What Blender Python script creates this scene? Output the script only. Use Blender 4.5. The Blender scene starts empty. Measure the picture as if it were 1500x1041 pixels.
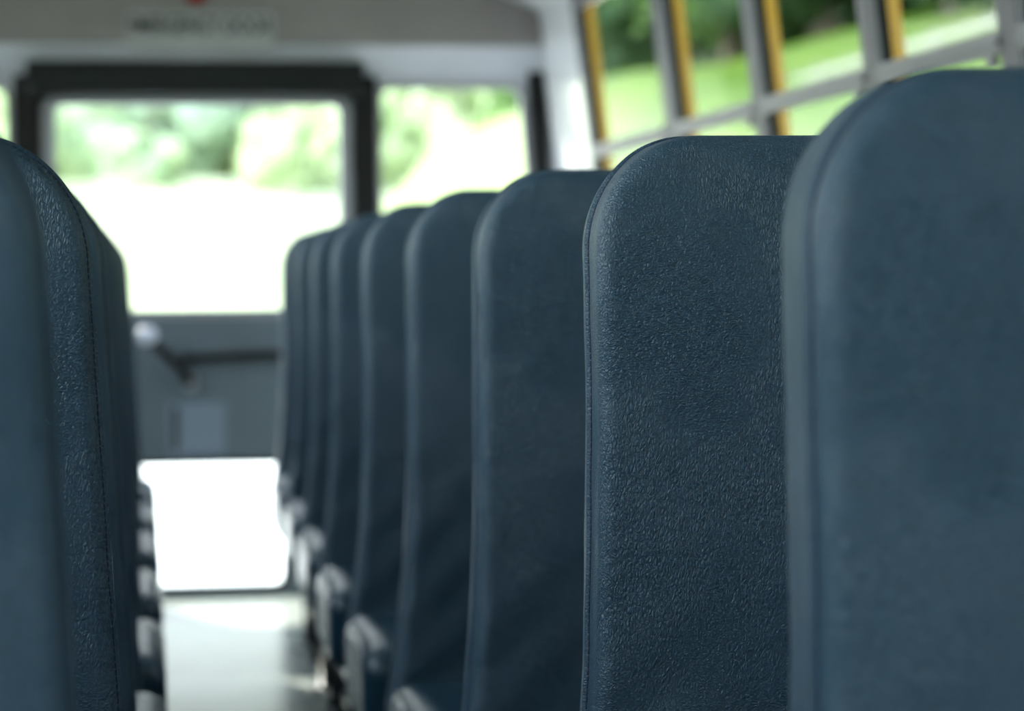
import bpy, bmesh, math, random
from mathutils import Vector, Matrix, noise
random.seed(7)
C = bpy.context.scene.collection
S = bpy.context.scene

# ------------------------------------------------------------------ camera
FPX = 3700.0
YAW, PITCH, ROLL = math.radians(8.254), math.radians(1.931), math.radians(0.45)
fwd = Vector((math.sin(YAW)*math.cos(PITCH), math.cos(YAW)*math.cos(PITCH), -math.sin(PITCH)))
rt = Vector((math.cos(YAW), -math.sin(YAW), 0)); up = rt.cross(fwd)
r2 = rt*math.cos(ROLL) - up*math.sin(ROLL); u2 = up*math.cos(ROLL) + rt*math.sin(ROLL)
cd = bpy.data.cameras.new('camera'); cam = bpy.data.objects.new('camera', cd); C.objects.link(cam)
m = Matrix((r2, u2, -fwd)).transposed().to_4x4(); m.translation = Vector((0, 0, 1.0)); cam.matrix_world = m
cd.sensor_fit = 'HORIZONTAL'; cd.sensor_width = 36.0; cd.lens = 36.0*FPX/1500
cd.clip_start = 0.05; cd.clip_end = 1000
cd.dof.use_dof = True; cd.dof.focus_distance = 2.04; cd.dof.aperture_fstop = 5.0
S.camera = cam

# ------------------------------------------------------------------ world, sun, exposure
w = bpy.data.worlds.new('sky'); S.world = w; w.use_nodes = True
nt = w.node_tree; nt.nodes.clear()
geo = nt.nodes.new('ShaderNodeTexCoord'); sep = nt.nodes.new('ShaderNodeSeparateXYZ')
rp = nt.nodes.new('ShaderNodeValToRGB'); bg = nt.nodes.new('ShaderNodeBackground'); ou = nt.nodes.new('ShaderNodeOutputWorld')
nt.links.new(geo.outputs['Generated'], sep.inputs[0]); nt.links.new(sep.outputs['Z'], rp.inputs[0])
rp.color_ramp.elements[0].position = 0.0; rp.color_ramp.elements[0].color = (0.95, 0.98, 1.0, 1)
rp.color_ramp.elements[1].position = 0.9; rp.color_ramp.elements[1].color = (0.55, 0.72, 1.0, 1)
nt.links.new(rp.outputs[0], bg.inputs[0])
# hazy sky; bright lobe added front-left, away from the sun, to light seat faces
dt = nt.nodes.new('ShaderNodeVectorMath'); dt.operation = 'DOT_PRODUCT'; dt.inputs[1].default_value = Vector((-0.92, -0.20, 0.34)).normalized()
nt.links.new(geo.outputs['Generated'], dt.inputs[0])
mr = nt.nodes.new('ShaderNodeMapRange'); mr.interpolation_type = 'SMOOTHSTEP'
mr.inputs[1].default_value = 0.2; mr.inputs[2].default_value = 1.0; mr.inputs[3].default_value = 1.15; mr.inputs[4].default_value = 6.0
nt.links.new(dt.outputs['Value'], mr.inputs[0]); nt.links.new(mr.outputs[0], bg.inputs[1])
nt.links.new(bg.outputs[0], ou.inputs[0])
sl = bpy.data.lights.new('sun', 'SUN'); sl.energy = 7.0; sl.angle = math.radians(2.0); sl.color = (1.0, 0.96, 0.88)
sun = bpy.data.objects.new('sun', sl); C.objects.link(sun)
sun.rotation_euler = Vector((-0.30, 0.60, 0.36)).to_track_quat('Z', 'Y').to_euler()
S.view_settings.view_transform = 'Standard'; S.view_settings.look = 'None'
S.view_settings.exposure = 1.5; S.view_settings.gamma = 1.0; S.view_settings.use_curve_mapping = False

# ------------------------------------------------------------------ materials
def new_mat(name):
    mt = bpy.data.materials.new(name); mt.use_nodes = True
    return mt, mt.node_tree, mt.node_tree.nodes['Principled BSDF']
def paint(name, col, rough=0.5, metal=0.0, var=0.06, scale=6.0, bump=0.0, bscale=200.0, coat=0.0):
    mt, t, b = new_mat(name)
    b.inputs['Roughness'].default_value = rough; b.inputs['Metallic'].default_value = metal
    b.inputs['Coat Weight'].default_value = coat
    tc = t.nodes.new('ShaderNodeTexCoord'); n = t.nodes.new('ShaderNodeTexNoise'); n.inputs['Scale'].default_value = scale
    n.inputs['Detail'].default_value = 4
    r = t.nodes.new('ShaderNodeValToRGB')
    r.color_ramp.elements[0].position = 0.3; r.color_ramp.elements[1].position = 0.7
    r.color_ramp.elements[0].color = tuple(c*(1-var) for c in col)+(1,)
    r.color_ramp.elements[1].color = tuple(min(1, c*(1+var)) for c in col)+(1,)
    t.links.new(tc.outputs['Object'], n.inputs['Vector']); t.links.new(n.outputs['Fac'], r.inputs[0])
    t.links.new(r.outputs[0], b.inputs['Base Color'])
    if bump:
        n2 = t.nodes.new('ShaderNodeTexNoise'); n2.inputs['Scale'].default_value = bscale
        bp = t.nodes.new('ShaderNodeBump'); bp.inputs['Strength'].default_value = bump; bp.inputs['Distance'].default_value = 0.001
        t.links.new(tc.outputs['Object'], n2.inputs['Vector']); t.links.new(n2.outputs['Fac'], bp.inputs['Height'])
        t.links.new(bp.outputs[0], b.inputs['Normal'])
    return mt
def vinyl(name, col, r0=0.30, r1=0.46, bs=1.0):
    mt, t, b = new_mat(name); N = t.nodes.new; L = t.links.new
    b.inputs['Specular IOR Level'].default_value = 0.5
    tc = N('ShaderNodeTexCoord')
    def mapped(sx, sy, sz):
        mp = N('ShaderNodeMapping'); mp.inputs['Scale'].default_value = (sx, sy, sz)
        L(tc.outputs['Object'], mp.inputs[0]); return mp.outputs[0]
    def nz(vec, sc, det=2.0, dist=0.0):
        n = N('ShaderNodeTexNoise'); n.inputs['Scale'].default_value = sc; n.inputs['Detail'].default_value = det
        n.inputs['Distortion'].default_value = dist; L(vec, n.inputs['Vector']); return n.outputs['Fac']
    def math_(op, a, c, cl=False):
        q = N('ShaderNodeMath'); q.operation = op; q.use_clamp = cl
        for i, v in enumerate((a, c)):
            if isinstance(v, (int, float)): q.inputs[i].default_value = v
            else: L(v, q.inputs[i])
        return q.outputs[0]
    # embossed grain: long vertical cells in places, short crosswise cells in others
    def pebble(vec, sc):
        d0 = N('ShaderNodeMix'); d0.data_type = 'VECTOR'; d0.inputs[0].default_value = 0.0035
        dn = N('ShaderNodeTexNoise'); dn.inputs['Scale'].default_value = 260; L(tc.outputs['Object'], dn.inputs['Vector'])
        L(vec, d0.inputs[4]); L(dn.outputs['Color'], d0.inputs[5])
        q = N('ShaderNodeTexVoronoi'); q.feature = 'DISTANCE_TO_EDGE'; q.inputs['Scale'].default_value = sc; L(d0.outputs[1], q.inputs['Vector'])
        return math_('MULTIPLY', q.outputs[0], 3.2, True)
    a = math_('ADD', math_('MULTIPLY', pebble(mapped(1.0, 1.0, 0.45), 400), 0.6), math_('MULTIPLY', nz(mapped(1.0, 1.0, 0.5), 520, 2.0, 0.3), 0.7))
    c = math_('ADD', math_('MULTIPLY', pebble(mapped(0.6, 0.8, 1.0), 440), 0.6), math_('MULTIPLY', nz(mapped(0.6, 0.6, 1.0), 560, 2.0, 0.3), 0.7))
    mask = math_('MULTIPLY', math_('SUBTRACT', nz(mapped(1, 1, 1), 9, 2), 0.42), 6.0, True)
    mx = N('ShaderNodeMix'); mx.data_type = 'FLOAT'; L(mask, mx.inputs[0]); L(a, mx.inputs[2]); L(c, mx.inputs[3])
    grain = mx.outputs[0]
    # crease lines
    v = N('ShaderNodeTexVoronoi'); v.feature = 'DISTANCE_TO_EDGE'; v.inputs['Scale'].default_value = 26
    wrp = N('ShaderNodeMix'); wrp.data_type = 'VECTOR'; wrp.inputs[0].default_value = 0.12
    nn = N('ShaderNodeTexNoise'); nn.inputs['Scale'].default_value = 14; L(tc.outputs['Object'], nn.inputs['Vector'])
    L(mapped(1.0, 1.0, 0.55), wrp.inputs[4]); L(nn.outputs['Color'], wrp.inputs[5]); L(wrp.outputs[1], v.inputs['Vector'])
    cr = math_('MULTIPLY', v.outputs[0], 14.0, True)
    cm = math_('MULTIPLY', math_('SUBTRACT', nz(mapped(1, 1, 1), 5, 1), 0.5), 5.0, True)
    crease = math_('MULTIPLY', math_('SUBTRACT', 1.0, cr), cm)
    h = math_('ADD', grain, math_('MULTIPLY', crease, -0.5))
    big = nz(mapped(1, 1, 1.6), 7, 3, 0.6)
    bp = N('ShaderNodeBump'); bp.inputs['Strength'].default_value = bs; bp.inputs['Distance'].default_value = 0.0010; L(h, bp.inputs['Height'])
    bp2 = N('ShaderNodeBump'); bp2.inputs['Strength'].default_value = 0.5; bp2.inputs['Distance'].default_value = 0.008
    L(big, bp2.inputs['Height']); L(bp.outputs[0], bp2.inputs['Normal']); L(bp2.outputs[0], b.inputs['Normal'])
    r = N('ShaderNodeValToRGB'); r.color_ramp.elements[0].position = 0.35; r.color_ramp.elements[1].position = 0.9
    r.color_ramp.elements[0].color = tuple(q*0.75 for q in col)+(1,); r.color_ramp.elements[1].color = tuple(q*1.2 for q in col)+(1,)
    L(grain, r.inputs[0]); L(r.outputs[0], b.inputs['Base Color'])
    rr = N('ShaderNodeMapRange'); rr.inputs[3].default_value = r0; rr.inputs[4].default_value = r1
    L(nz(mapped(1, 1, 1), 11, 3), rr.inputs[0]); L(rr.outputs[0], b.inputs['Roughness'])
    return mt
def glass(name, tint, refl=0.2):
    mt = bpy.data.materials.new(name); mt.use_nodes = True; t = mt.node_tree; t.nodes.clear(); N = t.nodes.new
    tr = N('ShaderNodeBsdfTransparent'); tr.inputs[0].default_value = tint+(1,)
    gl = N('ShaderNodeBsdfGlossy'); gl.inputs['Roughness'].default_value = 0.02
    fr = N('ShaderNodeFresnel'); fr.inputs[0].default_value = 1.45
    nz = N('ShaderNodeTexNoise'); nz.inputs['Scale'].default_value = 3.0
    bp = N('ShaderNodeBump'); bp.inputs['Strength'].default_value = 0.02; t.links.new(nz.outputs['Fac'], bp.inputs['Height']); t.links.new(bp.outputs[0], gl.inputs['Normal'])
    mx = N('ShaderNodeMixShader'); o = N('ShaderNodeOutputMaterial')
    q = N('ShaderNodeMath'); q.operation = 'MULTIPLY'; q.inputs[1].default_value = refl
    t.links.new(fr.outputs[0], q.inputs[0]); t.links.new(q.outputs[0], mx.inputs[0])
    t.links.new(tr.outputs[0], mx.inputs[1]); t.links.new(gl.outputs[0], mx.inputs[2]); t.links.new(mx.outputs[0], o.inputs[0])
    return mt
def foliage(name, c1, c2, scale=0.8):
    mt, t, b = new_mat(name); N = t.nodes.new; L = t.links.new
    tc = N('ShaderNodeTexCoord'); n = N('ShaderNodeTexNoise'); n.inputs['Scale'].default_value = scale; n.inputs['Detail'].default_value = 6
    L(tc.outputs['Object'], n.inputs['Vector'])
    r = N('ShaderNodeValToRGB'); r.color_ramp.elements[0].position = 0.35; r.color_ramp.elements[1].position = 0.65
    r.color_ramp.elements[0].color = c1+(1,); r.color_ramp.elements[1].color = c2+(1,)
    L(n.outputs['Fac'], r.inputs[0]); L(r.outputs[0], b.inputs['Base Color']); b.inputs['Roughness'].default_value = 0.6
    b.inputs['Specular IOR Level'].default_value = 0.1
    tl = N('ShaderNodeBsdfTranslucent'); L(r.outputs[0], tl.inputs[0]); mx = N('ShaderNodeMixShader'); mx.inputs[0].default_value = 0.3
    L(b.outputs[0], mx.inputs[1]); L(tl.outputs[0], mx.inputs[2]); L(mx.outputs[0], t.nodes['Material Output'].inputs[0])
    return mt

M = dict(
    vinyl=vinyl('blue_vinyl', (0.021, 0.060, 0.100)),
    vinylc=vinyl('worn_cushion_vinyl', (0.018, 0.050, 0.080), 0.20, 0.30, 0.25),
    thread=paint('navy_thread', (0.008, 0.022, 0.055), 0.7),
    tube=paint('dark_tube_steel', (0.035, 0.035, 0.04), 0.3, 0.6, coat=0.3),
    plate=paint('zinc_steel', (0.45, 0.45, 0.47), 0.32, 0.9),
    white=paint('white_wall_enamel', (0.78, 0.79, 0.82), 0.28, coat=0.4),
    header=paint('warm_grey_enamel', (0.26, 0.235, 0.225), 0.5),
    ledge=paint('pale_grey_enamel', (0.60, 0.61, 0.66), 0.45),
    ceil=paint('ceiling_enamel', (0.62, 0.63, 0.64), 0.4),
    grey=paint('grey_window_paint', (0.115, 0.110, 0.125), 0.55, 0.0),
    alu=paint('anodised_aluminium', (0.17, 0.165, 0.185), 0.5, 0.15),
    rubber=paint('black_rubber', (0.012, 0.012, 0.012), 0.55),
    pad=paint('black_padding', (0.013, 0.016, 0.016), 0.6, bump=0.3),
    door=paint('door_grey_enamel', (0.15, 0.18, 0.205), 0.4),
    doorframe=paint('door_frame_grey', (0.33, 0.33, 0.355), 0.4),
    yellow=paint('school_bus_yellow', (0.80, 0.40, 0.03), 0.35, coat=0.3),
    floor=paint('grey_rubber_floor', (0.42, 0.45, 0.42), 0.24, scale=9, bump=0.2),
    knob=paint('pale_knob_plastic', (0.75, 0.75, 0.85), 0.3),
    sign=paint('pale_sign_decal', (0.40, 0.40, 0.39), 0.4),
    letters=paint('black_letter_ink', (0.05, 0.05, 0.05), 0.5),
    label=paint('white_paper_label', (0.24, 0.285, 0.35), 0.5),
    redlens=paint('red_lens', (0.45, 0.02, 0.02), 0.25, coat=0.5),
    clear=glass('clear_glass', (0.93, 0.95, 0.93)),
    tinted=glass('tinted_side_glass', (0.72, 0.75, 0.72), 0.05),
    concrete=paint('pale_concrete', (0.62, 0.61, 0.57), 0.85, scale=0.4, var=0.1),
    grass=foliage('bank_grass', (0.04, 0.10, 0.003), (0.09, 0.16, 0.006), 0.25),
    meadow=foliage('glare_pale_meadow', (0.34, 0.40, 0.22), (0.52, 0.55, 0.36), 0.05),  # grass colour paled to stand in for overexposure and glare
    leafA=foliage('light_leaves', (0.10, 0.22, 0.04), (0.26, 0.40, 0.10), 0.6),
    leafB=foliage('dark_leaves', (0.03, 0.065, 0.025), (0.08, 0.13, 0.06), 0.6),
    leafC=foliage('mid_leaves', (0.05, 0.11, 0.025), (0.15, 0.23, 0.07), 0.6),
    leafD=foliage('glare_pale_leaves', (0.38, 0.48, 0.25), (0.60, 0.68, 0.40), 0.6),  # rear leaves: glare and haze put into a lighter leaf colour
    leafE=foliage('glare_mid_leaves', (0.38, 0.50, 0.30), (0.58, 0.68, 0.44), 0.6),  # also lightened in colour to imitate the glare behind the bus
    leafF=foliage('bluish_leaves', (0.27, 0.37, 0.25), (0.40, 0.50, 0.36), 0.6),  # bluish tree, its colour paled for the same glare
    bark=paint('tree_bark', (0.10, 0.08, 0.06), 0.9, bump=0.5, bscale=20),
    fence=paint('pale_rail_paint', (0.17, 0.175, 0.15), 0.5),
    brick=paint('pale_red_brick', (0.55, 0.28, 0.22), 0.8, scale=4),
)
for k_ in ('rubber', 'pad'): M[k_].node_tree.nodes['Principled BSDF'].inputs['Specular IOR Level'].default_value = 0.2

# ------------------------------------------------------------------ helpers
def props(o, label=None, cat=None, group=None, kind=None):
    if label: o['label'] = label
    if cat: o['category'] = cat
    if group: o['group'] = group
    if kind: o['kind'] = kind
    return o
def empty(name, loc=(0, 0, 0)):
    o = bpy.data.objects.new(name, None); C.objects.link(o); o.location = loc; o.empty_display_size = 0.1; return o
def link(name, me, mat, parent=None, loc=None, smooth=False):
    o = bpy.data.objects.new(name, me); C.objects.link(o)
    if mat is not None and not me.materials: me.materials.append(M[mat])
    if parent: o.parent = parent
    if loc is not None: o.location = loc
    if smooth:
        for p in me.polygons: p.use_smooth = True
    return o
def pydata(name, V, F):
    me = bpy.data.meshes.new(name); me.from_pydata(V, [], F); me.update()
    b = bmesh.new(); b.from_mesh(me); bmesh.ops.recalc_face_normals(b, faces=b.faces); b.to_mesh(me); b.free()
    return me
def boxes(name, mat, lst, parent=None, bevel=0.0, seg=2, smooth=False):
    """each item (x0,x1,y0,y1,z0,z1); all joined in ONE mesh"""
    b = bmesh.new()
    for (x0, x1, y0, y1, z0, z1) in lst:
        r = bmesh.ops.create_cube(b, size=1.0)
        bmesh.ops.scale(b, vec=(x1-x0, y1-y0, z1-z0), verts=r['verts'])
        bmesh.ops.translate(b, vec=((x0+x1)/2, (y0+y1)/2, (z0+z1)/2), verts=r['verts'])
    if bevel: bmesh.ops.bevel(b, geom=b.edges[:]+b.verts[:], offset=bevel, segments=seg, profile=0.5, affect='EDGES')
    me = bpy.data.meshes.new(name); b.to_mesh(me); b.free()
    return link(name, me, mat, parent, smooth=smooth)
def tube(name, mat, paths, rad, parent=None, n=10):
    V = []; F = []
    for pts in paths:
        pts = [Vector(p) for p in pts]; base = len(V)
        for i, p in enumerate(pts):
            d = (pts[min(i+1, len(pts)-1)] - pts[max(i-1, 0)]).normalized()
            a = d.cross(Vector((0.13, 0.21, 0.97))); a = d.cross(Vector((1, 0, 0))) if a.length < 0.05 else a
            a.normalize(); c = d.cross(a)
            for k in range(n):
                t = 2*math.pi*k/n; V.append(p + a*math.cos(t)*rad + c*math.sin(t)*rad)
        for i in range(len(pts)-1):
            for k in range(n):
                q = base+i*n; F.append((q+k, q+(k+1) % n, q+n+(k+1) % n, q+n+k))
        F.append(tuple(base+k for k in range(n))[::-1]); F.append(tuple(base+(len(pts)-1)*n+k for k in range(n)))
    return link(name, pydata(name, V, F), mat, parent, smooth=True)
def bend(pts, r=0.04, n=6):
    pts = [Vector(p) for p in pts]; out = [pts[0]]
    for i in range(1, len(pts)-1):
        a = pts[i]+(pts[i-1]-pts[i]).normalized()*r; c = pts[i]+(pts[i+1]-pts[i]).normalized()*r
        for k in range(n+1):
            t = k/n; out.append(a*(1-t)**2 + pts[i]*2*t*(1-t) + c*t*t)
    out.append(pts[-1]); return out
def rrect(x0, x1, z0, z1, r, n=6):
    P = []
    for cx, cz, a0 in ((x1-r, z1-r, 0), (x0+r, z1-r, 90), (x0+r, z0+r, 180), (x1-r, z0+r, 270)):
        for k in range(n+1):
            a = math.radians(a0+90*k/n); P.append((cx+r*math.cos(a), cz+r*math.sin(a)))
    return P
def plate(name, mat, loops, depth, mtx, parent=None):
    """flat panel with holes: first loop outer, the others holes; local u,v plane, thickness 0..depth along local w"""
    cu = bpy.data.curves.new('c', 'CURVE'); cu.dimensions = '2D'; cu.fill_mode = 'BOTH'; cu.extrude = depth/2
    for lp in loops:
        s = cu.splines.new('POLY'); s.points.add(len(lp)-1); s.use_cyclic_u = True
        for i, (u, v) in enumerate(lp): s.points[i].co = (u, v, 0, 1)
    tmp = bpy.data.objects.new('c', cu); C.objects.link(tmp)
    dg = bpy.context.evaluated_depsgraph_get(); me = bpy.data.meshes.new_from_object(tmp.evaluated_get(dg))
    bpy.data.objects.remove(tmp); bpy.data.curves.remove(cu)
    me.transform(Matrix.Translation((0, 0, depth/2))); me.transform(mtx); me.name = name
    me.materials.clear()
    return link(name, me, mat, parent)
def rbox_mesh(name, sx, sy, sz, r, n=(24, 12, 6), fn=None):
    """closed rounded box centred on 0, surface gridded, optional displacement fn(v)->v"""
    b = bmesh.new(); idx = {}
    def vert(p):
        k = tuple(round(c, 5) for c in p)
        if k not in idx: idx[k] = b.verts.new(p)
        return idx[k]
    h = (sx/2, sy/2, sz/2)
    for ax in range(3):
        u, v = [(1, 2), (2, 0), (0, 1)][ax]
        for s in (-1, 1):
            nu, nv = n[u], n[v]
            def warp(t): return math.sin((t-0.5)*math.pi)*0.5+0.5 if False else t
            G = []
            for i in range(nu+1):
                row = []
                for j in range(nv+1):
                    p = [0, 0, 0]; p[ax] = s*h[ax]; p[u] = (i/nu*2-1)*h[u]; p[v] = (j/nv*2-1)*h[v]
                    row.append(vert(p))
                G.append(row)
            for i in range(nu):
                for j in range(nv):
                    q = [G[i][j], G[i+1][j], G[i+1][j+1], G[i][j+1]]
                    b.faces.new(q if s > 0 else q[::-1])
    for vt in b.verts:
        p = vt.co; c = Vector([max(-h[i]+r, min(h[i]-r, p[i])) for i in range(3)]); d = p-c
        if d.length > 1e-9:
            # cube-to-sphere style push to radius r
            vt.co = c + d.normalized()*r
    if fn:
        for vt in b.verts: vt.co = fn(vt.co.copy())
    bmesh.ops.recalc_face_normals(b, faces=b.faces)
    me = bpy.data.meshes.new(name); b.to_mesh(me); b.free()
    for p in me.polygons: p.use_smooth = True
    return me

# ================================================================== BUS SHELL
XL, XR, YF, YB = -0.98, 1.30, -5.0, 7.80       # inner faces of the lower walls, front and back wall
XC = (XL+XR)/2
boxes('floor', 'floor', [(XL-0.02, XR+0.02, YF, YB+0.02, -0.05, 0.0)]).__setitem__('kind', 'structure')
SILL, TOPZ = 1.07, 1.79
SL = 0.118                                       # the upper side walls lean inwards
def side_wall(s):
    X0 = XR if s > 0 else XL
    name = 'wall_right' if s > 0 else 'wall_left'
    # local frame: u along +Y, v up the leaning wall, w outwards
    vdir = Vector((-s*SL, 0, 1)).normalized(); udir = Vector((0, 1, 0)); wdir = Vector((s, 0, s*s*SL)).normalized()
    mt = Matrix((udir, vdir, wdir)).transposed().to_4x4(); mt.translation = Vector((X0, 0, SILL))
    k = 1/vdir.z
    return name, X0, mt, k
# windows: (near edge of opening, far edge of opening)
WIN = [(5.97+0.0, 7.11-0.17+0.17), ]
post_near = [7.11, 5.97, 5.11, 4.28, 3.56]       # near edges of the posts, from the back
post_w = [0.0, 0.11, 0.08, 0.075, 0.08]
wins = []
for i in range(4):
    wins.append((post_near[i+1]+post_w[i+1], post_near[i]))
y = 3.56
while y > -4.2:
    wins.append((y-0.70, y)); y -= 0.83
for s in (1, -1):
    name, X0, mt, k = side_wall(s)
    vt = (TOPZ-SILL)*k
    holes = [rrect(a, c, 0.035, (1.755-SILL)*k, 0.012) for a, c in wins]
    # first rear panel has the flat inner skin; frame paint is the same grey as the posts
    pw = plate(name, 'white', [[(7.16, 0), (YB, 0), (YB, vt), (7.16, vt)]], 0.012, mt)
    pw['kind'] = 'structure'
    low = boxes('lower_panel', 'white', [((X0, X0+0.03, YF, YB, 0, SILL) if s > 0 else (X0-0.03, X0, YF, YB, 0, SILL))], pw)
    grid = plate('window_band', 'grey', [[(YF, 0), (7.16, 0), (7.16, vt), (YF, vt)]]+holes, 0.012, mt, pw)
    mo = mt @ Matrix.Translation((0, 0, 0.030))
    yl = plate('trim_%d' % (1 if s > 0 else 2), 'yellow', [[(YF, -0.9), (YB+0.05, -0.9), (YB+0.05, vt), (YF, vt)]]+[rrect(a+0.004, c-0.004, 0.039, (1.75-SILL)*k, 0.02) for a, c in wins], 0.024, mo)
    yl['kind'] = 'structure'
    for j, (a, c) in enumerate(wins):
        wn = empty('window_%d' % (j+1 + (0 if s > 0 else len(wins))), mt @ Vector(((a+c)/2, 0.03, 0))); wn['kind'] = 'structure'
        inv = Matrix.Translation(wn.location).inverted() @ mt
        v0, v1, vm = 0.035, (1.755-SILL)*k, (1.335-SILL)*k
        t1 = inv @ Matrix.Translation((0, 0, 0.002))
        plate('frame', 'alu', [rrect(a, c, v0, v1, 0.012), rrect(a+0.012, c-0.012, v0+0.012, v1-0.012, 0.01)], 0.006, t1, wn)
        plate('gasket', 'rubber', [rrect(a, c, v0, v1, 0.012), rrect(a+0.006, c-0.006, v0+0.008, v1-0.008, 0.01)], 0.022, inv @ Matrix.Translation((0, 0, 0.008)), wn)
        plate('sash_rail', 'alu', [[(a, vm-0.017), (c, vm-0.017), (c, vm+0.017), (a, vm+0.017)]], 0.018, inv @ Matrix.Translation((0, 0, -0.002)), wn)
        plate('rail_lip', 'alu', [[(a, vm-0.004), (c, vm-0.004), (c, vm+0.004), (a, vm+0.004)]], 0.006, inv @ Matrix.Translation((0, 0, -0.008)), wn)
        for u in (a+0.03,):
            plate('latch', 'alu', [rrect(u, u+0.035, vm-0.036, vm-0.014, 0.006)], 0.010, inv @ Matrix.Translation((0, 0, -0.004)), wn)
        plate('upper_pane', 'tinted', [[(a+0.004, vm), (c-0.004, vm), (c-0.004, v1-0.004), (a+0.004, v1-0.004)]], 0.003, inv @ Matrix.Translation((0, 0, 0.022)), wn)
        plate('lower_pane', 'tinted', [[(a+0.004, v0+0.004), (c-0.004, v0+0.004), (c-0.004, vm), (a+0.004, vm)]], 0.003, inv @ Matrix.Translation((0, 0, 0.018)), wn)
# ceiling: an arched skin, both sides
prof = [(1.232, 1.74), (1.222, 1.785), (1.19, 1.808), (1.108, 1.842), (0.98, 1.88), (0.80, 1.92), (0.55, 1.95), (0.16, 1.965)]
prof = prof + [(2*XC-x, z) for x, z in prof[:-1][::-1]]
V = []; F = []
outer = [(XC+(x-XC)*1.03, z+0.03) for x, z in prof]
for yy in (YF, YB+0.05):
    V += [(x, yy, z) for x, z in prof] + [(x, yy, z) for x, z in outer]
n = len(prof)
for i in range(n-1):
    F.append((i, i+1, 2*n+i+1, 2*n+i)); F.append((n+i, n+i+1, 3*n+i+1, 3*n+i))
    F.append((i, i+1, n+i+1, n+i)); F.append((2*n+i, 2*n+i+1, 3*n+i+1, 3*n+i))
F.append((0, n, 3*n, 2*n)); F.append((n-1, 2*n-1, 4*n-1, 3*n-1))
ce = link('ceiling', pydata('ceiling', V, F), 'ceil'); ce['kind'] = 'structure'

# ---- back wall
def XZ(y):   # local (u,v,w) -> (X, Z, +Y)
    q = Matrix(((1, 0, 0), (0, 0, 1), (0, 1, 0))).to_4x4(); q = Matrix(((1, 0, 0, 0), (0, 0, 1, y), (0, 1, 0, 0), (0, 0, 0, 1))); return q
DX0, DX1 = -0.305, 0.640                          # the emergency door leaf
back_out = [(XL-0.02, 0), (XR+0.02, 0), (XR+0.02, SILL), (1.24, 1.74), (1.222, 1.785), (1.19, 1.81), (1.108, 1.845), (0.80, 1.925), (0.16, 1.975),
            (2*XC-0.80, 1.925), (2*XC-1.108, 1.845), (2*XC-1.19, 1.81), (2*XC-1.222, 1.785), (2*XC-1.24, 1.74), (XL-0.02, SILL)]
def trap(xa, xbt, xbb, z0, z1, r=0.04, mirror=False):
    base = rrect(0, 1, 0, 1, 0.0001, 1); P = []
    rr = rrect(xa, xbb, z0, z1, r)
    for x, z in rr:
        t = (z-z0)/(z1-z0); x = xa + (x-xa)*((xbt-xa)*t+(xbb-xa)*(1-t))/(xbb-xa)
        P.append((2*XC-x if mirror else x, z))
    return P
rw = plate('wall_back', 'ledge', [back_out, [(DX0-0.03, 0.0), (DX1+0.03, 0.0), (DX1+0.03, 1.60), (DX0-0.03, 1.60)],
      trap(0.723, 1.164, 1.205, 0.95, 1.568), trap(0.723, 1.164, 1.205, 0.95, 1.568, mirror=True)], 0.04, XZ(YB))
rw['kind'] = 'structure'
for mi in (False, True):
    wn = empty('window_%d' % (2*len(wins)+1+mi), (0.95 if not mi else 2*XC-0.95, YB, 0.95)); wn['kind'] = 'structure'
    inv = Matrix.Translation(wn.location).inverted() @ XZ(YB)
    plate('gasket', 'doorframe', [trap(0.713, 1.172, 1.213, 0.94, 1.578, 0.045, mi), trap(0.728, 1.158, 1.199, 0.958, 1.562, 0.035, mi)], 0.02, inv @ Matrix.Translation((0, 0, -0.012)), wn)
    plate('pane', 'clear', [trap(0.72, 1.166, 1.207, 0.945, 1.572, 0.035, mi)], 0.004, inv @ Matrix.Translation((0, 0, 0.012)), wn)
    # dark corner upright between the window and the side wall
    t = plate('trim_%d' % (3+mi), 'rubber', [[(2*XC-x if mi else x, z) for x, z in ((1.185, 1.625), (1.222, 1.66), (1.245, 1.60), (1.262, 1.0), (1.222, 0.95))]], 0.02, XZ(YB-0.021)); t['kind'] = 'structure'
# header over the rear windows: upright face with a sloped underside
V = []; F = []
sec = [(YB-0.001, 2.0), (YB-0.07, 2.0), (YB-0.07, 1.690), (YB-0.058, 1.675), (YB-0.001, 1.585)]
def clipx(z):    # half-width of the arch at height z
    pts = prof[:8]
    for (xa, za), (xb, zb) in zip(pts, pts[1:]):
        if za <= z <= zb: return xa+(xb-xa)*(z-za)/(zb-za)
    return 1.245 if z < 1.74 else 0.16
hd = [back_out[i] for i in range(3, 14)]
hd = [(1.25, 1.690)] + hd + [(2*XC-1.25, 1.690)]
h1 = plate('trim_5', 'header', [hd], 0.068, XZ(YB-0.07)); h1['kind'] = 'structure'
me = pydata('ledge', [(x, yy, z) for x in (2*XC-1.25, 1.25) for yy, z in sec[2:]+[(YB-0.001, 1.69)]],
            [(0, 1, 5, 4), (1, 2, 6, 5), (2, 3, 7, 6), (3, 0, 4, 7), (0, 1, 2, 3), (4, 5, 6, 7)])
h2 = link('trim_6', me, 'ledge'); h2['kind'] = 'structure'

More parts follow.
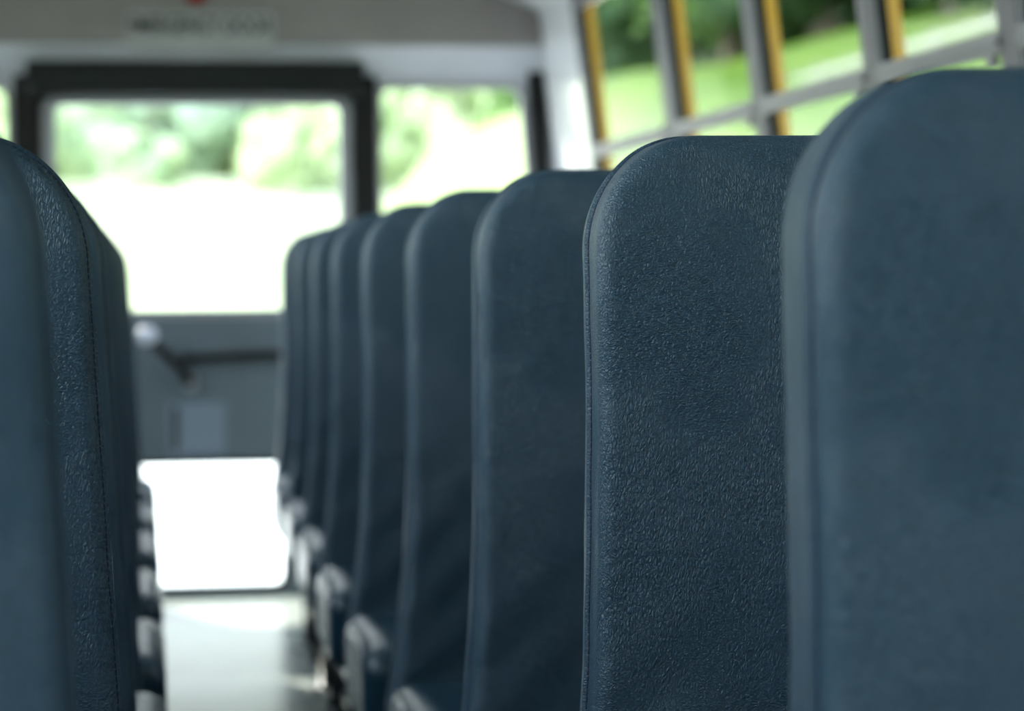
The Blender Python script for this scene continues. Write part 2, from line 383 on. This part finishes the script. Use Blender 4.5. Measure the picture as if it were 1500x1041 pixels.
# ---- emergency door
d = empty('door_1', (XC+0.008, YB, 0.0)); d['kind'] = 'structure'
inv = Matrix.Translation(d.location).inverted()
P = lambda y: inv @ XZ(y)
UW = rrect(-0.262, 0.598, 0.888, 1.510, 0.022); LW = rrect(-0.075, 0.410, 0.040, 0.412, 0.03)
plate('door_leaf', 'door', [[(DX0, 0.005), (DX1, 0.005), (DX1, 1.585), (DX0, 1.585)], UW, LW], 0.035, P(YB-0.005), d)
plate('window_frame', 'doorframe', [rrect(-0.302, 0.636, 0.860, 1.528, 0.03), UW], 0.012, P(YB-0.018), d)
plate('lower_window_frame', 'rubber', [rrect(-0.087, 0.422, 0.028, 0.424, 0.035), LW], 0.008, P(YB-0.013), d)
plate('upper_pane', 'clear', [rrect(-0.270, 0.606, 0.880, 1.518, 0.02)], 0.004, P(YB+0.010), d)
plate('lower_pane', 'clear', [rrect(-0.083, 0.418, 0.032, 0.420, 0.02)], 0.004, P(YB+0.010), d)
o = d
pr = lambda *a: tuple(Vector(a)-d.location)
bar = tube('latch_bar', 'rubber', [[pr(0.11, YB-0.035, 0.738), pr(0.25, YB-0.035, 0.745), pr(0.58, YB-0.035, 0.752)]], 0.014, d)
hn = tube('handle', 'rubber', [bend([pr(0.012, YB-0.10, 0.800), pr(0.055, YB-0.085, 0.755), pr(0.10, YB-0.05, 0.715), pr(0.135, YB-0.035, 0.665)], 0.02)], 0.015, d)
kb = rbox_mesh('knob', 0.062, 0.05, 0.052, 0.024, (8, 8, 8)); link('knob', kb, 'knob', hn, pr(0.004, YB-0.105, 0.812))
boxes('lever_pivot', 'plate', [(0.118-d.location.x, 0.152-d.location.x, -0.030, -0.005, 0.64, 0.69)], d, 0.004)
boxes('hinge', 'rubber', [(DX1-d.location.x-0.004, DX1-d.location.x+0.012, -0.02, 0.0, zz, zz+0.09) for zz in (0.25, 0.7, 1.3)], d)
# black door surround + padded header
jm = boxes('trim_7', 'rubber', [(-0.385, DX0, YB-0.03, YB+0.04, 0.0, 1.60), (DX1, 0.712, YB-0.03, YB+0.04, 0.0, 1.60)]); jm['kind'] = 'structure'
pdm = boxes('trim_8', 'pad', [(-0.345, 0.672, YB-0.095, YB-0.0, 1.535, 1.640)], None, 0.012, 3); pdm['kind'] = 'structure'
# sticker on the door, sign and lamp above
def text_mesh(txt, size):
    cu = bpy.data.curves.new('t', 'FONT'); cu.body = txt; cu.size = size; cu.align_x = 'CENTER'; cu.align_y = 'CENTER'; cu.extrude = 0.0006; cu.offset = size*0.02
    tmp = bpy.data.objects.new('t', cu); C.objects.link(tmp)
    me = bpy.data.meshes.new_from_object(tmp.evaluated_get(bpy.context.evaluated_depsgraph_get()))
    bpy.data.objects.remove(tmp); me.materials.clear(); return me
sg = empty('emergency_door_sign', (0.176, YB-0.072, 1.733))
props(sg, 'pale EMERGENCY DOOR sign on the grey header above the rear door', 'sign')
inv2 = Matrix.Translation(sg.location).inverted()
plate('sign_plate', 'sign', [rrect(-0.046, 0.398, 1.677, 1.789, 0.01)], 0.002, inv2 @ XZ(YB-0.0725), sg)
tm = text_mesh('EMERGENCY DOOR', 0.050); tm.transform(Matrix.Diagonal((0.96, 1.55, 1, 1))); tm.transform(XZ(0)); link('lettering', tm, 'letters', sg, (0, -0.0015, 0.012))
lm = empty('warning_lamp', (0.164, YB-0.07, 1.845)); props(lm, 'small round red warning lamp above the emergency door sign', 'lamp')
def lathe(name, mat, pr_, parent, n=28, axis='y'):
    V = []; F = []
    for r_, h_ in pr_:
        for k_ in range(n):
            a = 2*math.pi*k_/n; V.append((r_*math.cos(a), -h_, r_*math.sin(a)))
    for i in range(len(pr_)-1):
        for k_ in range(n):
            F.append((i*n+k_, i*n+(k_+1) % n, (i+1)*n+(k_+1) % n, (i+1)*n+k_))
    F.append(tuple(range(n))); F.append(tuple(range((len(pr_)-1)*n, len(pr_)*n)))
    return link(name, pydata(name, V, F), mat, parent, smooth=True)
lathe('lamp_base', 'rubber', [(0.036, 0), (0.036, 0.01), (0.033, 0.012)], lm)
lathe('lens', 'redlens', [(0.032, 0.011), (0.030, 0.022), (0.022, 0.031), (0.010, 0.036), (0.002, 0.037)], lm)
st = empty('instruction_label', (0.150, YB-0.006, 0.522)); props(st, 'small pale instruction label stuck on the grey lower panel of the rear door', 'label')
inv3 = Matrix.Translation(st.location).inverted()
plate('paper', 'label', [rrect(0.063, 0.238, 0.442, 0.602, 0.006)], 0.0015, inv3 @ XZ(YB-0.0066), st)
plate('printed_bar', 'letters', [[(0.078, 0.455), (0.098, 0.455), (0.098, 0.590), (0.078, 0.590)]], 0.0008, inv3 @ XZ(YB-0.0076), st)
# front wall with windscreen opening (behind the camera)
fw = plate('wall_front', 'header', [back_out, [(-0.75, 1.05), (1.07, 1.05), (1.02, 1.60), (-0.70, 1.60)]], 0.04, XZ(YF-0.04)); fw['kind'] = 'structure'
wn = empty('window_%d' % (2*len(wins)+3), (XC, YF, 1.05)); wn['kind'] = 'structure'
plate('windscreen_pane', 'clear', [[(-0.76, 1.04), (1.08, 1.04), (1.03, 1.61), (-0.71, 1.61)]], 0.005, Matrix.Translation(wn.location).inverted() @ XZ(YF-0.02), wn)

# ================================================================== SEATS
ZB, ZT = 0.385, 1.108
def outline(d, Wd, nq):
    """open-ended closed loop in x,z; d = inset"""
    rx, rz = max(0.086-d, 0.003), max(0.096-d, 0.003); rb = max(0.03-d, 0.003)
    x0, x1, z0, z1 = d, Wd-d, ZB+d, ZT-d
    P = []
    ns, ntp, nb = nq*3, nq*4, nq*3
    zs0, zs1 = z0+rb, z1-rz
    for i in range(ns): P.append((x0, zs0+(zs1-zs0)*i/ns))
    for i in range(nq):
        a = math.pi/2*i/nq; P.append((x0+rx-rx*math.cos(a), z1-rz+rz*math.sin(a)))
    for i in range(ntp): P.append((x0+rx+(x1-x0-2*rx)*i/ntp, z1))
    for i in range(nq):
        a = math.pi/2*i/nq; P.append((x1-rx+rx*math.sin(a), z1-rz+rz*math.cos(a)))
    for i in range(ns): P.append((x1, zs1-(zs1-zs0)*i/ns))
    for i in range(4):
        a = math.pi/2*i/4; P.append((x1-rb+rb*math.cos(a), z0+rb-rb*math.sin(a)))
    for i in range(nb): P.append((x1-rb-(x1-x0-2*rb)*i/nb, z0))
    for i in range(4):
        a = math.pi/2*i/4; P.append((x0+rb-rb*math.sin(a), z0+rb-rb*math.cos(a)))
    return P
R1 = 0.016; TH = 0.100; REC = math.tan(math.radians(3.6))
CU = {1: 0.044, -1: 0.072}
def warp(x, yy, z, s, seed, amp):
    """aisle edge flares downwards, back leans, soft upholstery unevenness"""
    t_ = (ZT-z)/(ZT-ZB); fl = max(0.0, 1-x/0.5)*(0.042*t_**4 if s > 0 else 0.040*t_)
    x2 = x-fl; y2 = yy + (z-1.0)*REC
    p = Vector((x*6+seed*3.1, yy*6, z*6)); nn = noise.noise(p)*0.0035 + noise.noise(p*3.1)*0.0012
    # diagonal drag folds fanning from the aisle seam low on the backrest
    f = 0.55*math.exp(-(x/0.16)**2)*max(0, min(1, (0.86-z)/0.25))
    fold = math.sin((z*1.0-x*1.1)*62+seed*1.7+2.0*noise.noise(p*0.7))*0.0028*f
    y2 -= (nn+fold)*amp; x2 += nn*amp*0.5*(1 if x < 0.4 else -1)
    return (s*x2, y2, z)
def backrest_mesh(s, Wd, seamY, seed, nq):
    rings = []; nfr = 14
    R2 = 0.018; dome = 0.010
    def face(d_): return -dome*(1-math.exp(-max(0, d_-R1)/0.07))
    for d_ in (0.345, 0.31, 0.27, 0.235, 0.20, 0.17, 0.145, 0.12, 0.10, 0.082, 0.066, 0.052, 0.042, 0.033): rings.append((d_, face(d_)))
    for i in range(7):
        a = math.pi/2*i/6; yq = R1-R1*math.cos(a)
        if abs(yq-seamY) > 0.008: rings.append((R1*(1-math.sin(a)), yq))
    ys = [seamY]
    a0, a1 = R1+0.004, TH-R2-0.002
    yv = max(a0, seamY+0.0125 if seamY < a0+0.012 else a0)
    side = []
    while yv < a1: side.append(yv); yv += 0.010
    side = [q for q in side if abs(q-seamY) > 0.012]
    side += [seamY-0.010, seamY-0.0062, seamY-0.0032, seamY, seamY+0.0032, seamY+0.0062, seamY+0.010]; side = sorted(q for q in side if q > 0.0004)
    for q in side:
        dd = abs(q-seamY); ins = 0.0040 if dd < 0.0005 else (0.0034 if dd < 0.0035 else 0.0)
        if 0.005 < q-seamY < 0.008: ins = -0.0020
        if q < R1: ins += R1-math.sqrt(max(0, R1*R1-(R1-q)**2))
        if q > TH-R2: ins += R2-math.sqrt(max(0, R2*R2-(q-TH+R2)**2))
        rings.append((ins, q))
    for i in range(6):
        a = math.pi/2*i/5; rings.append((R2*(1-math.cos(a)), TH-R2+R2*math.sin(a)))
    for d_ in (0.06, 0.12, 0.20, 0.28, 0.345): rings.append((d_, TH+0.004))
    if seamY < R1+0.01: # seam sits in the front roundover: keep ring order monotonic in depth
        fr = rings[:14]; rest = sorted(rings[14:-5], key=lambda q: q[1]); rings = fr+rest+rings[-5:]
    V = []; F = []
    for d_, yy in rings:
        for x, z in outline(d_, Wd, nq): V.append(warp(x, yy, z, s, seed, 1.0))
    n_ = len(outline(0, Wd, nq))
    for j in range(len(rings)-1):
        for i in range(n_):
            F.append((j*n_+i, j*n_+(i+1) % n_, (j+1)*n_+(i+1) % n_, (j+1)*n_+i))
    F.append(tuple(range(n_))); F.append(tuple(range((len(rings)-1)*n_, len(rings)*n_)))
    me = pydata('backrest', V, F)
    for p in me.polygons: p.use_smooth = True
    return me
def seam_mesh(s, Wd, seamY, seed):
    """stitches lying in the groove along aisle side, top and window side"""
    ci = R1-math.sqrt(max(0, R1*R1-(R1-seamY)**2)) if seamY < R1 else 0.0
    pts = outline(0.0003+ci, Wd, 40); pts = pts[:40*3+40+40*4+40+40*3]
    W3 = [Vector(warp(x, seamY, z, s, seed, 1.0)) for x, z in pts]
    L = [0.0]
    for a, b_ in zip(W3, W3[1:]): L.append(L[-1]+(b_-a).length)
    def at(t):
        import bisect
        i = min(max(bisect.bisect_right(L, t)-1, 0), len(W3)-2); q = (t-L[i])/max(1e-9, L[i+1]-L[i]); return W3[i].lerp(W3[i+1], q)
    V = []; F = []; t = 0.0; r = 0.0010 if s > 0 else 0.0007
    while t < L[-1]-0.006:
        a, b_ = at(t), at(t+0.0050); dd = (b_-a).normalized(); u = dd.cross(Vector((0, 1, 0))).normalized(); v = Vector((0, 1, 0)); k0 = len(V)
        for pnt, rr in ((a, 0.5), (a.lerp(b_, 0.25), 1.0), (a.lerp(b_, 0.75), 1.0), (b_, 0.5)):
            for (cu, cv) in ((1, 0), (0, 1), (-1, 0), (0, -1)): V.append(pnt+u*cu*r*rr+v*cv*r*rr)
        for j in range(3):
            for i in range(4): F.append((k0+j*4+i, k0+j*4+(i+1) % 4, k0+(j+1)*4+(i+1) % 4, k0+(j+1)*4+i))
        F.append((k0, k0+1, k0+2, k0+3)); F.append((k0+12, k0+13, k0+14, k0+15)); t += 0.0056
    return pydata('seam_stitching', V, F)
def make_seat(k, s, label, group, seamY=0.05, Wd=0.915, dx=0.0):
    xa = (0.368 if s > 0 else 2*XC-0.368) + s*dx
    yk = 1.300 + 0.686*k
    root = empty('bus_seat', (xa, yk, 0.0)); props(root, label, 'seat', group)
    nq = 26 if k < 2 else (16 if k < 4 else 10); seed = k*2.3 + (0 if s > 0 else 31)
    br = link('backrest', backrest_mesh(s, Wd, seamY, seed, nq), 'vinyl', root)
    link('seam_stitching', seam_mesh(s, Wd, seamY, seed), 'thread', br)
    cx0, cx1 = -CU[s], Wd; depth = 0.385
    yb = (0.45-1.0)*REC - 0.012
    def fn(v):
        e = (1-(2*v.x/(cx1-cx0))**2)*(1-(2*v.y/depth)**2)
        if v.z > 0: v.z += 0.014*max(0, e)
        v.z += noise.noise(Vector((v.x*7+seed, v.y*7, 3)))*0.003
        if v.y < 0: v.z -= 0.012*(v.y/(depth/2))**2 * (1 if v.z > 0 else 0)
        return v
    cm = rbox_mesh('cushion', cx1-cx0, depth, 0.150, 0.036, (40, 20, 10), fn)
    cu = link('cushion', cm, 'vinylc', root, (s*(cx0+cx1)/2, yb-depth/2, 0.386))
    # piping round the cushion side
    pz = 0.345; x0_, x1_ = s*(cx0-0.001), s*(cx1+0.001); y0_, y1_ = yb-depth-0.001, yb
    # steel frame and legs
    lx, wx = s*0.055, s*(Wd-0.02)
    tube('seat_frame', 'tube', [bend([(s*0.0, yb-0.01, 0.292), (s*0.0, yb-depth+0.03, 0.292), (wx, yb-depth+0.03, 0.292), (wx, yb-0.01, 0.292)], 0.03),
                               [(s*0.0, yb-0.02, 0.292), (wx, yb-0.02, 0.292)]], 0.0125, root)
    for yy in (yb-depth+0.05, yb-0.03):
        lg = tube('leg', 'tube', [[(lx, yy, 0.0), (lx, yy, 0.292)]], 0.014, root)
        boxes('foot_plate', 'plate', [(lx-0.035, lx+0.035, yy-0.028, yy+0.028, 0.0, 0.008)], lg, 0.002)
    tube('stretcher', 'tube', [[(lx, yb-depth+0.05, 0.10), (lx, yb-0.03, 0.10)]], 0.010, root)
    tube('wall_bracket', 'tube', [[(s*0.925, yb-0.05, 0.292), (s*0.925, yb-depth+0.05, 0.292)]], 0.010, root)
    return root
names_r = ['blurred blue vinyl bus seat filling the right edge of the view, nearest to the camera',
    'sharply focused blue vinyl seat with dark stitched seam, second on the right of the aisle',
    'third blue vinyl seat on the right of the aisle, just behind the sharply focused one',
    'fourth seat right of the aisle, its cushion corner at the bottom of the view',
    'fifth seat counted from the camera on the right of the aisle',
    'sixth seat counted from the camera on the right of the aisle',
    'third seat from the rear emergency door on the right of the aisle',
    'second seat from the rear emergency door on the right of the aisle',
    'rearmost blue seat on the right of the aisle, beside the emergency door']
dxR = [-0.012, -0.009, -0.013, -0.016, -0.018, -0.018, -0.012, -0.006, -0.002]
seamR = [0.028, 0.056, 0.050, 0.045, 0.055, 0.05, 0.05, 0.05, 0.05]
for k in range(9): make_seat(k, 1, names_r[k], 'blue bus seats right of the aisle', seamR[k], dx=dxR[k])
names_l = ['blurred dark blue vinyl seat cut off by the left edge of the view',
    'focused dark blue seat edge with stitched seam, second on the left of the aisle',
    'third seat left of the aisle, its curved corner just behind the focused one',
    'fourth seat counted from the camera on the left of the aisle',
    'fifth seat counted from the camera on the left of the aisle',
    'sixth seat counted from the camera on the left of the aisle',
    'third seat from the rear door on the left of the aisle',
    'second seat from the rear door on the left of the aisle',
    'rearmost blue seat on the left of the aisle']
seamL = [0.013, 0.011, 0.013, 0.013, 0.05, 0.05, 0.05, 0.05, 0.05]
for k in range(9): make_seat(k, -1, names_l[k], 'blue bus seats left of the aisle', seamL[k], dx=(0.010 if k == 0 else 0.0))

# ================================================================== OUTSIDE
GZ = -0.95
def bank_h(x, y):
    t = max(0, min(1, (x-5.0)/5.5)); b_ = (t*t*(3-2*t))*(4.85 + max(0, min(1.6, (y-38)*0.085)))
    if x > 12.5: b_ += (x-12.5)*0.24
    if y > 86:
        q = max(0, min(1, (y-86)/50.0)) * max(0, min(1, (24-x)/8.0)); b_ = b_*(1-q) + (hill_h(x, y)-0.4)*q
    return b_
def hill_h(x, y):
    t = max(0, min(1, (y-85)/85.0)); return t*t*(3-2*t)*8.0 + max(0, y-170)*0.08
def terrain(name, xs, ys, f, mat):
    V = []; F = []
    for yy in ys:
        for x in xs: V.append((x, yy, GZ + f(x, yy) + 0.25*noise.noise(Vector((x*0.15, yy*0.15, 0)))*min(1, f(x, yy))))
    n_ = len(xs)
    for j in range(len(ys)-1):
        for i in range(n_-1): F.append((j*n_+i, j*n_+i+1, (j+1)*n_+i+1, (j+1)*n_+i))
    o = link(name, pydata(name, V, F), mat, smooth=True); o['kind'] = 'structure'; return o
rng = lambda a, b_, st_: [a+(b_-a)*i/int((b_-a)/st_) for i in range(int((b_-a)/st_)+1)]
boxes('parking_lot', 'concrete', [(-60, 4.9, -40, 86, GZ-0.3, GZ)])['kind'] = 'structure'
terrain('grass_bank', rng(4.9, 100, 1.0), rng(-30, 300, 2), bank_h, 'grass')
terrain('meadow_hill', rng(-160, 16, 4), rng(86, 320, 4), lambda x, y: hill_h(x, y)+0.05, 'meadow')

def crown_mesh(seed, R=3.2, Hh=4.2, leaves=2600, size=0.34):
    rnd = random.Random(seed); b = bmesh.new()
    blobs = []
    for i in range(16):
        a = rnd.uniform(0, 2*math.pi); q = rnd.uniform(0, 1); rr = R*0.62*math.sqrt(q)
        z = rnd.uniform(-0.75, 0.85)*Hh*0.6; sc = (1-0.45*abs(z)/(Hh*0.6))
        blobs.append((Vector((rr*math.cos(a)*sc, rr*math.sin(a)*sc, z)), rnd.uniform(0.28, 0.48)*R))
    for c_, r_ in blobs:
        g = bmesh.ops.create_icosphere(b, subdivisions=3, radius=r_*0.9)
        for v in g['verts']:
            v.co = c_ + v.co*(1+0.35*noise.noise(v.co*1.6+c_)+0.2*noise.noise(v.co*5+c_))
    for i in range(leaves):
        c_, r_ = rnd.choice(blobs); dr = Vector((rnd.gauss(0, 1), rnd.gauss(0, 1), rnd.gauss(0, 1))).normalized()
        p = c_+dr*r_*rnd.uniform(0.85, 1.3); u = Vector((rnd.gauss(0, 1), rnd.gauss(0, 1), rnd.gauss(0, 1))).normalized(); v = u.cross(dr)
        if v.length < 0.1: continue
        v.normalize(); s_ = size*rnd.uniform(0.5, 1.2)
        b.faces.new([b.verts.new(p+u*s_*0.6), b.verts.new(p+v*s_*0.35), b.verts.new(p-u*s_*0.6), b.verts.new(p-v*s_*0.35)])
    me = bpy.data.meshes.new('crown'); b.to_mesh(me); b.free(); return me
crowns = {k_: [crown_mesh(i*7+j) for j in range(2)] for i, k_ in enumerate(('leafA', 'leafB', 'leafC', 'leafD', 'leafE', 'leafF'))}
for k_, L_ in crowns.items():
    for me_ in L_: me_.materials.append(M[k_])
def trunk_mesh():
    V = []; F = []; n_ = 10; hs = [(0, 0.42), (0.5, 0.28), (2.2, 0.22), (4.5, 0.15), (6.5, 0.06)]
    for h_, r_ in hs:
        for i in range(n_): V.append((r_*math.cos(i*0.628)+0.08*math.sin(h_), r_*math.sin(i*0.628), h_))
    for j in range(len(hs)-1):
        for i in range(n_): F.append((j*n_+i, j*n_+(i+1) % n_, (j+1)*n_+(i+1) % n_, (j+1)*n_+i))
    return pydata('trunk', V, F)
TR = trunk_mesh(); TR.materials.append(M['bark'])
def tree(x, y, z, kind, sc, label, group, low=0.0):
    root = empty('leafy_tree', (x, y, z-0.2)); root.scale = (sc, sc, sc); props(root, label, 'tree', group)
    root.rotation_euler = (0, 0, random.uniform(0, 6.28))
    c_ = bpy.data.objects.new('crown', random.choice(crowns[kind])); C.objects.link(c_); c_.parent = root; c_.location = (0, 0, 4.4-low)
    t_ = bpy.data.objects.new('trunk', TR); C.objects.link(t_); t_.parent = root
    return root
LAB = {'leafA': 'out-of-focus light green tree ', 'leafB': 'out-of-focus dark green tree ', 'leafC': 'out-of-focus mid green tree ',
       'leafD': 'out-of-focus pale green tree ', 'leafE': 'out-of-focus soft green tree ', 'leafF': 'out-of-focus bluish green tree '}
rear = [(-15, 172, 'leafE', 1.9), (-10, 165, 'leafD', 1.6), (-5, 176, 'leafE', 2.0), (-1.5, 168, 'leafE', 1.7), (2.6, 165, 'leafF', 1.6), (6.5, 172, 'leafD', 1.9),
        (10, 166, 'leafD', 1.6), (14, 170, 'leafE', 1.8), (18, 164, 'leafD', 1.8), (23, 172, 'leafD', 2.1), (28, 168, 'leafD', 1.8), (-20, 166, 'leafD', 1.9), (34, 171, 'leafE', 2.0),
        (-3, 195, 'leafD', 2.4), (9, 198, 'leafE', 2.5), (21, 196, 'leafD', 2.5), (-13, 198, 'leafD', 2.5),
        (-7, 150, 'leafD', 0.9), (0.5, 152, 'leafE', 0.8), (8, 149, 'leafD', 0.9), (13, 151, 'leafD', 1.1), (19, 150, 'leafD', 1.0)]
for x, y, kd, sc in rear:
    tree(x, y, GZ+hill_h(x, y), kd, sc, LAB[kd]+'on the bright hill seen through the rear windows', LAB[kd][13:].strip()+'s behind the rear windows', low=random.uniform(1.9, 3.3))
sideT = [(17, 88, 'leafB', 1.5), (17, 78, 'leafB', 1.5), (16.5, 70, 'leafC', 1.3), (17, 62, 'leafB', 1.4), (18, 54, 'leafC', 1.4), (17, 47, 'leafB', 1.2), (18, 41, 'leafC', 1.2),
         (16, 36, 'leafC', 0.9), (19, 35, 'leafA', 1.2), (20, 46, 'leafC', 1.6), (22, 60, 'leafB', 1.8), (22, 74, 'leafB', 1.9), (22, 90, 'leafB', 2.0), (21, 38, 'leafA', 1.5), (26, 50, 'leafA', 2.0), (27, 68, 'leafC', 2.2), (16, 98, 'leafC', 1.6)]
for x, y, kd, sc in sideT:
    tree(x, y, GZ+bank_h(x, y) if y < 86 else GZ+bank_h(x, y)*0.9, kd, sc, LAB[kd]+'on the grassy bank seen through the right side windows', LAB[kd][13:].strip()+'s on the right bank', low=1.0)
# white rail fence along the top of the bank
fr = empty('rail_fence', (10.9, 40, GZ+4.75)); props(fr, 'blurred pale rail fence running along the top of the grassy bank', 'fence')
boxes('rail', 'fence', [(-0.04, 0.04, -24, 9, 0.30, 0.42)], fr)
for i in range(12): boxes('post', 'fence', [(-0.05, 0.05, -24+i*3-0.05, -24+i*3+0.05, -0.4, 0.5)], fr)
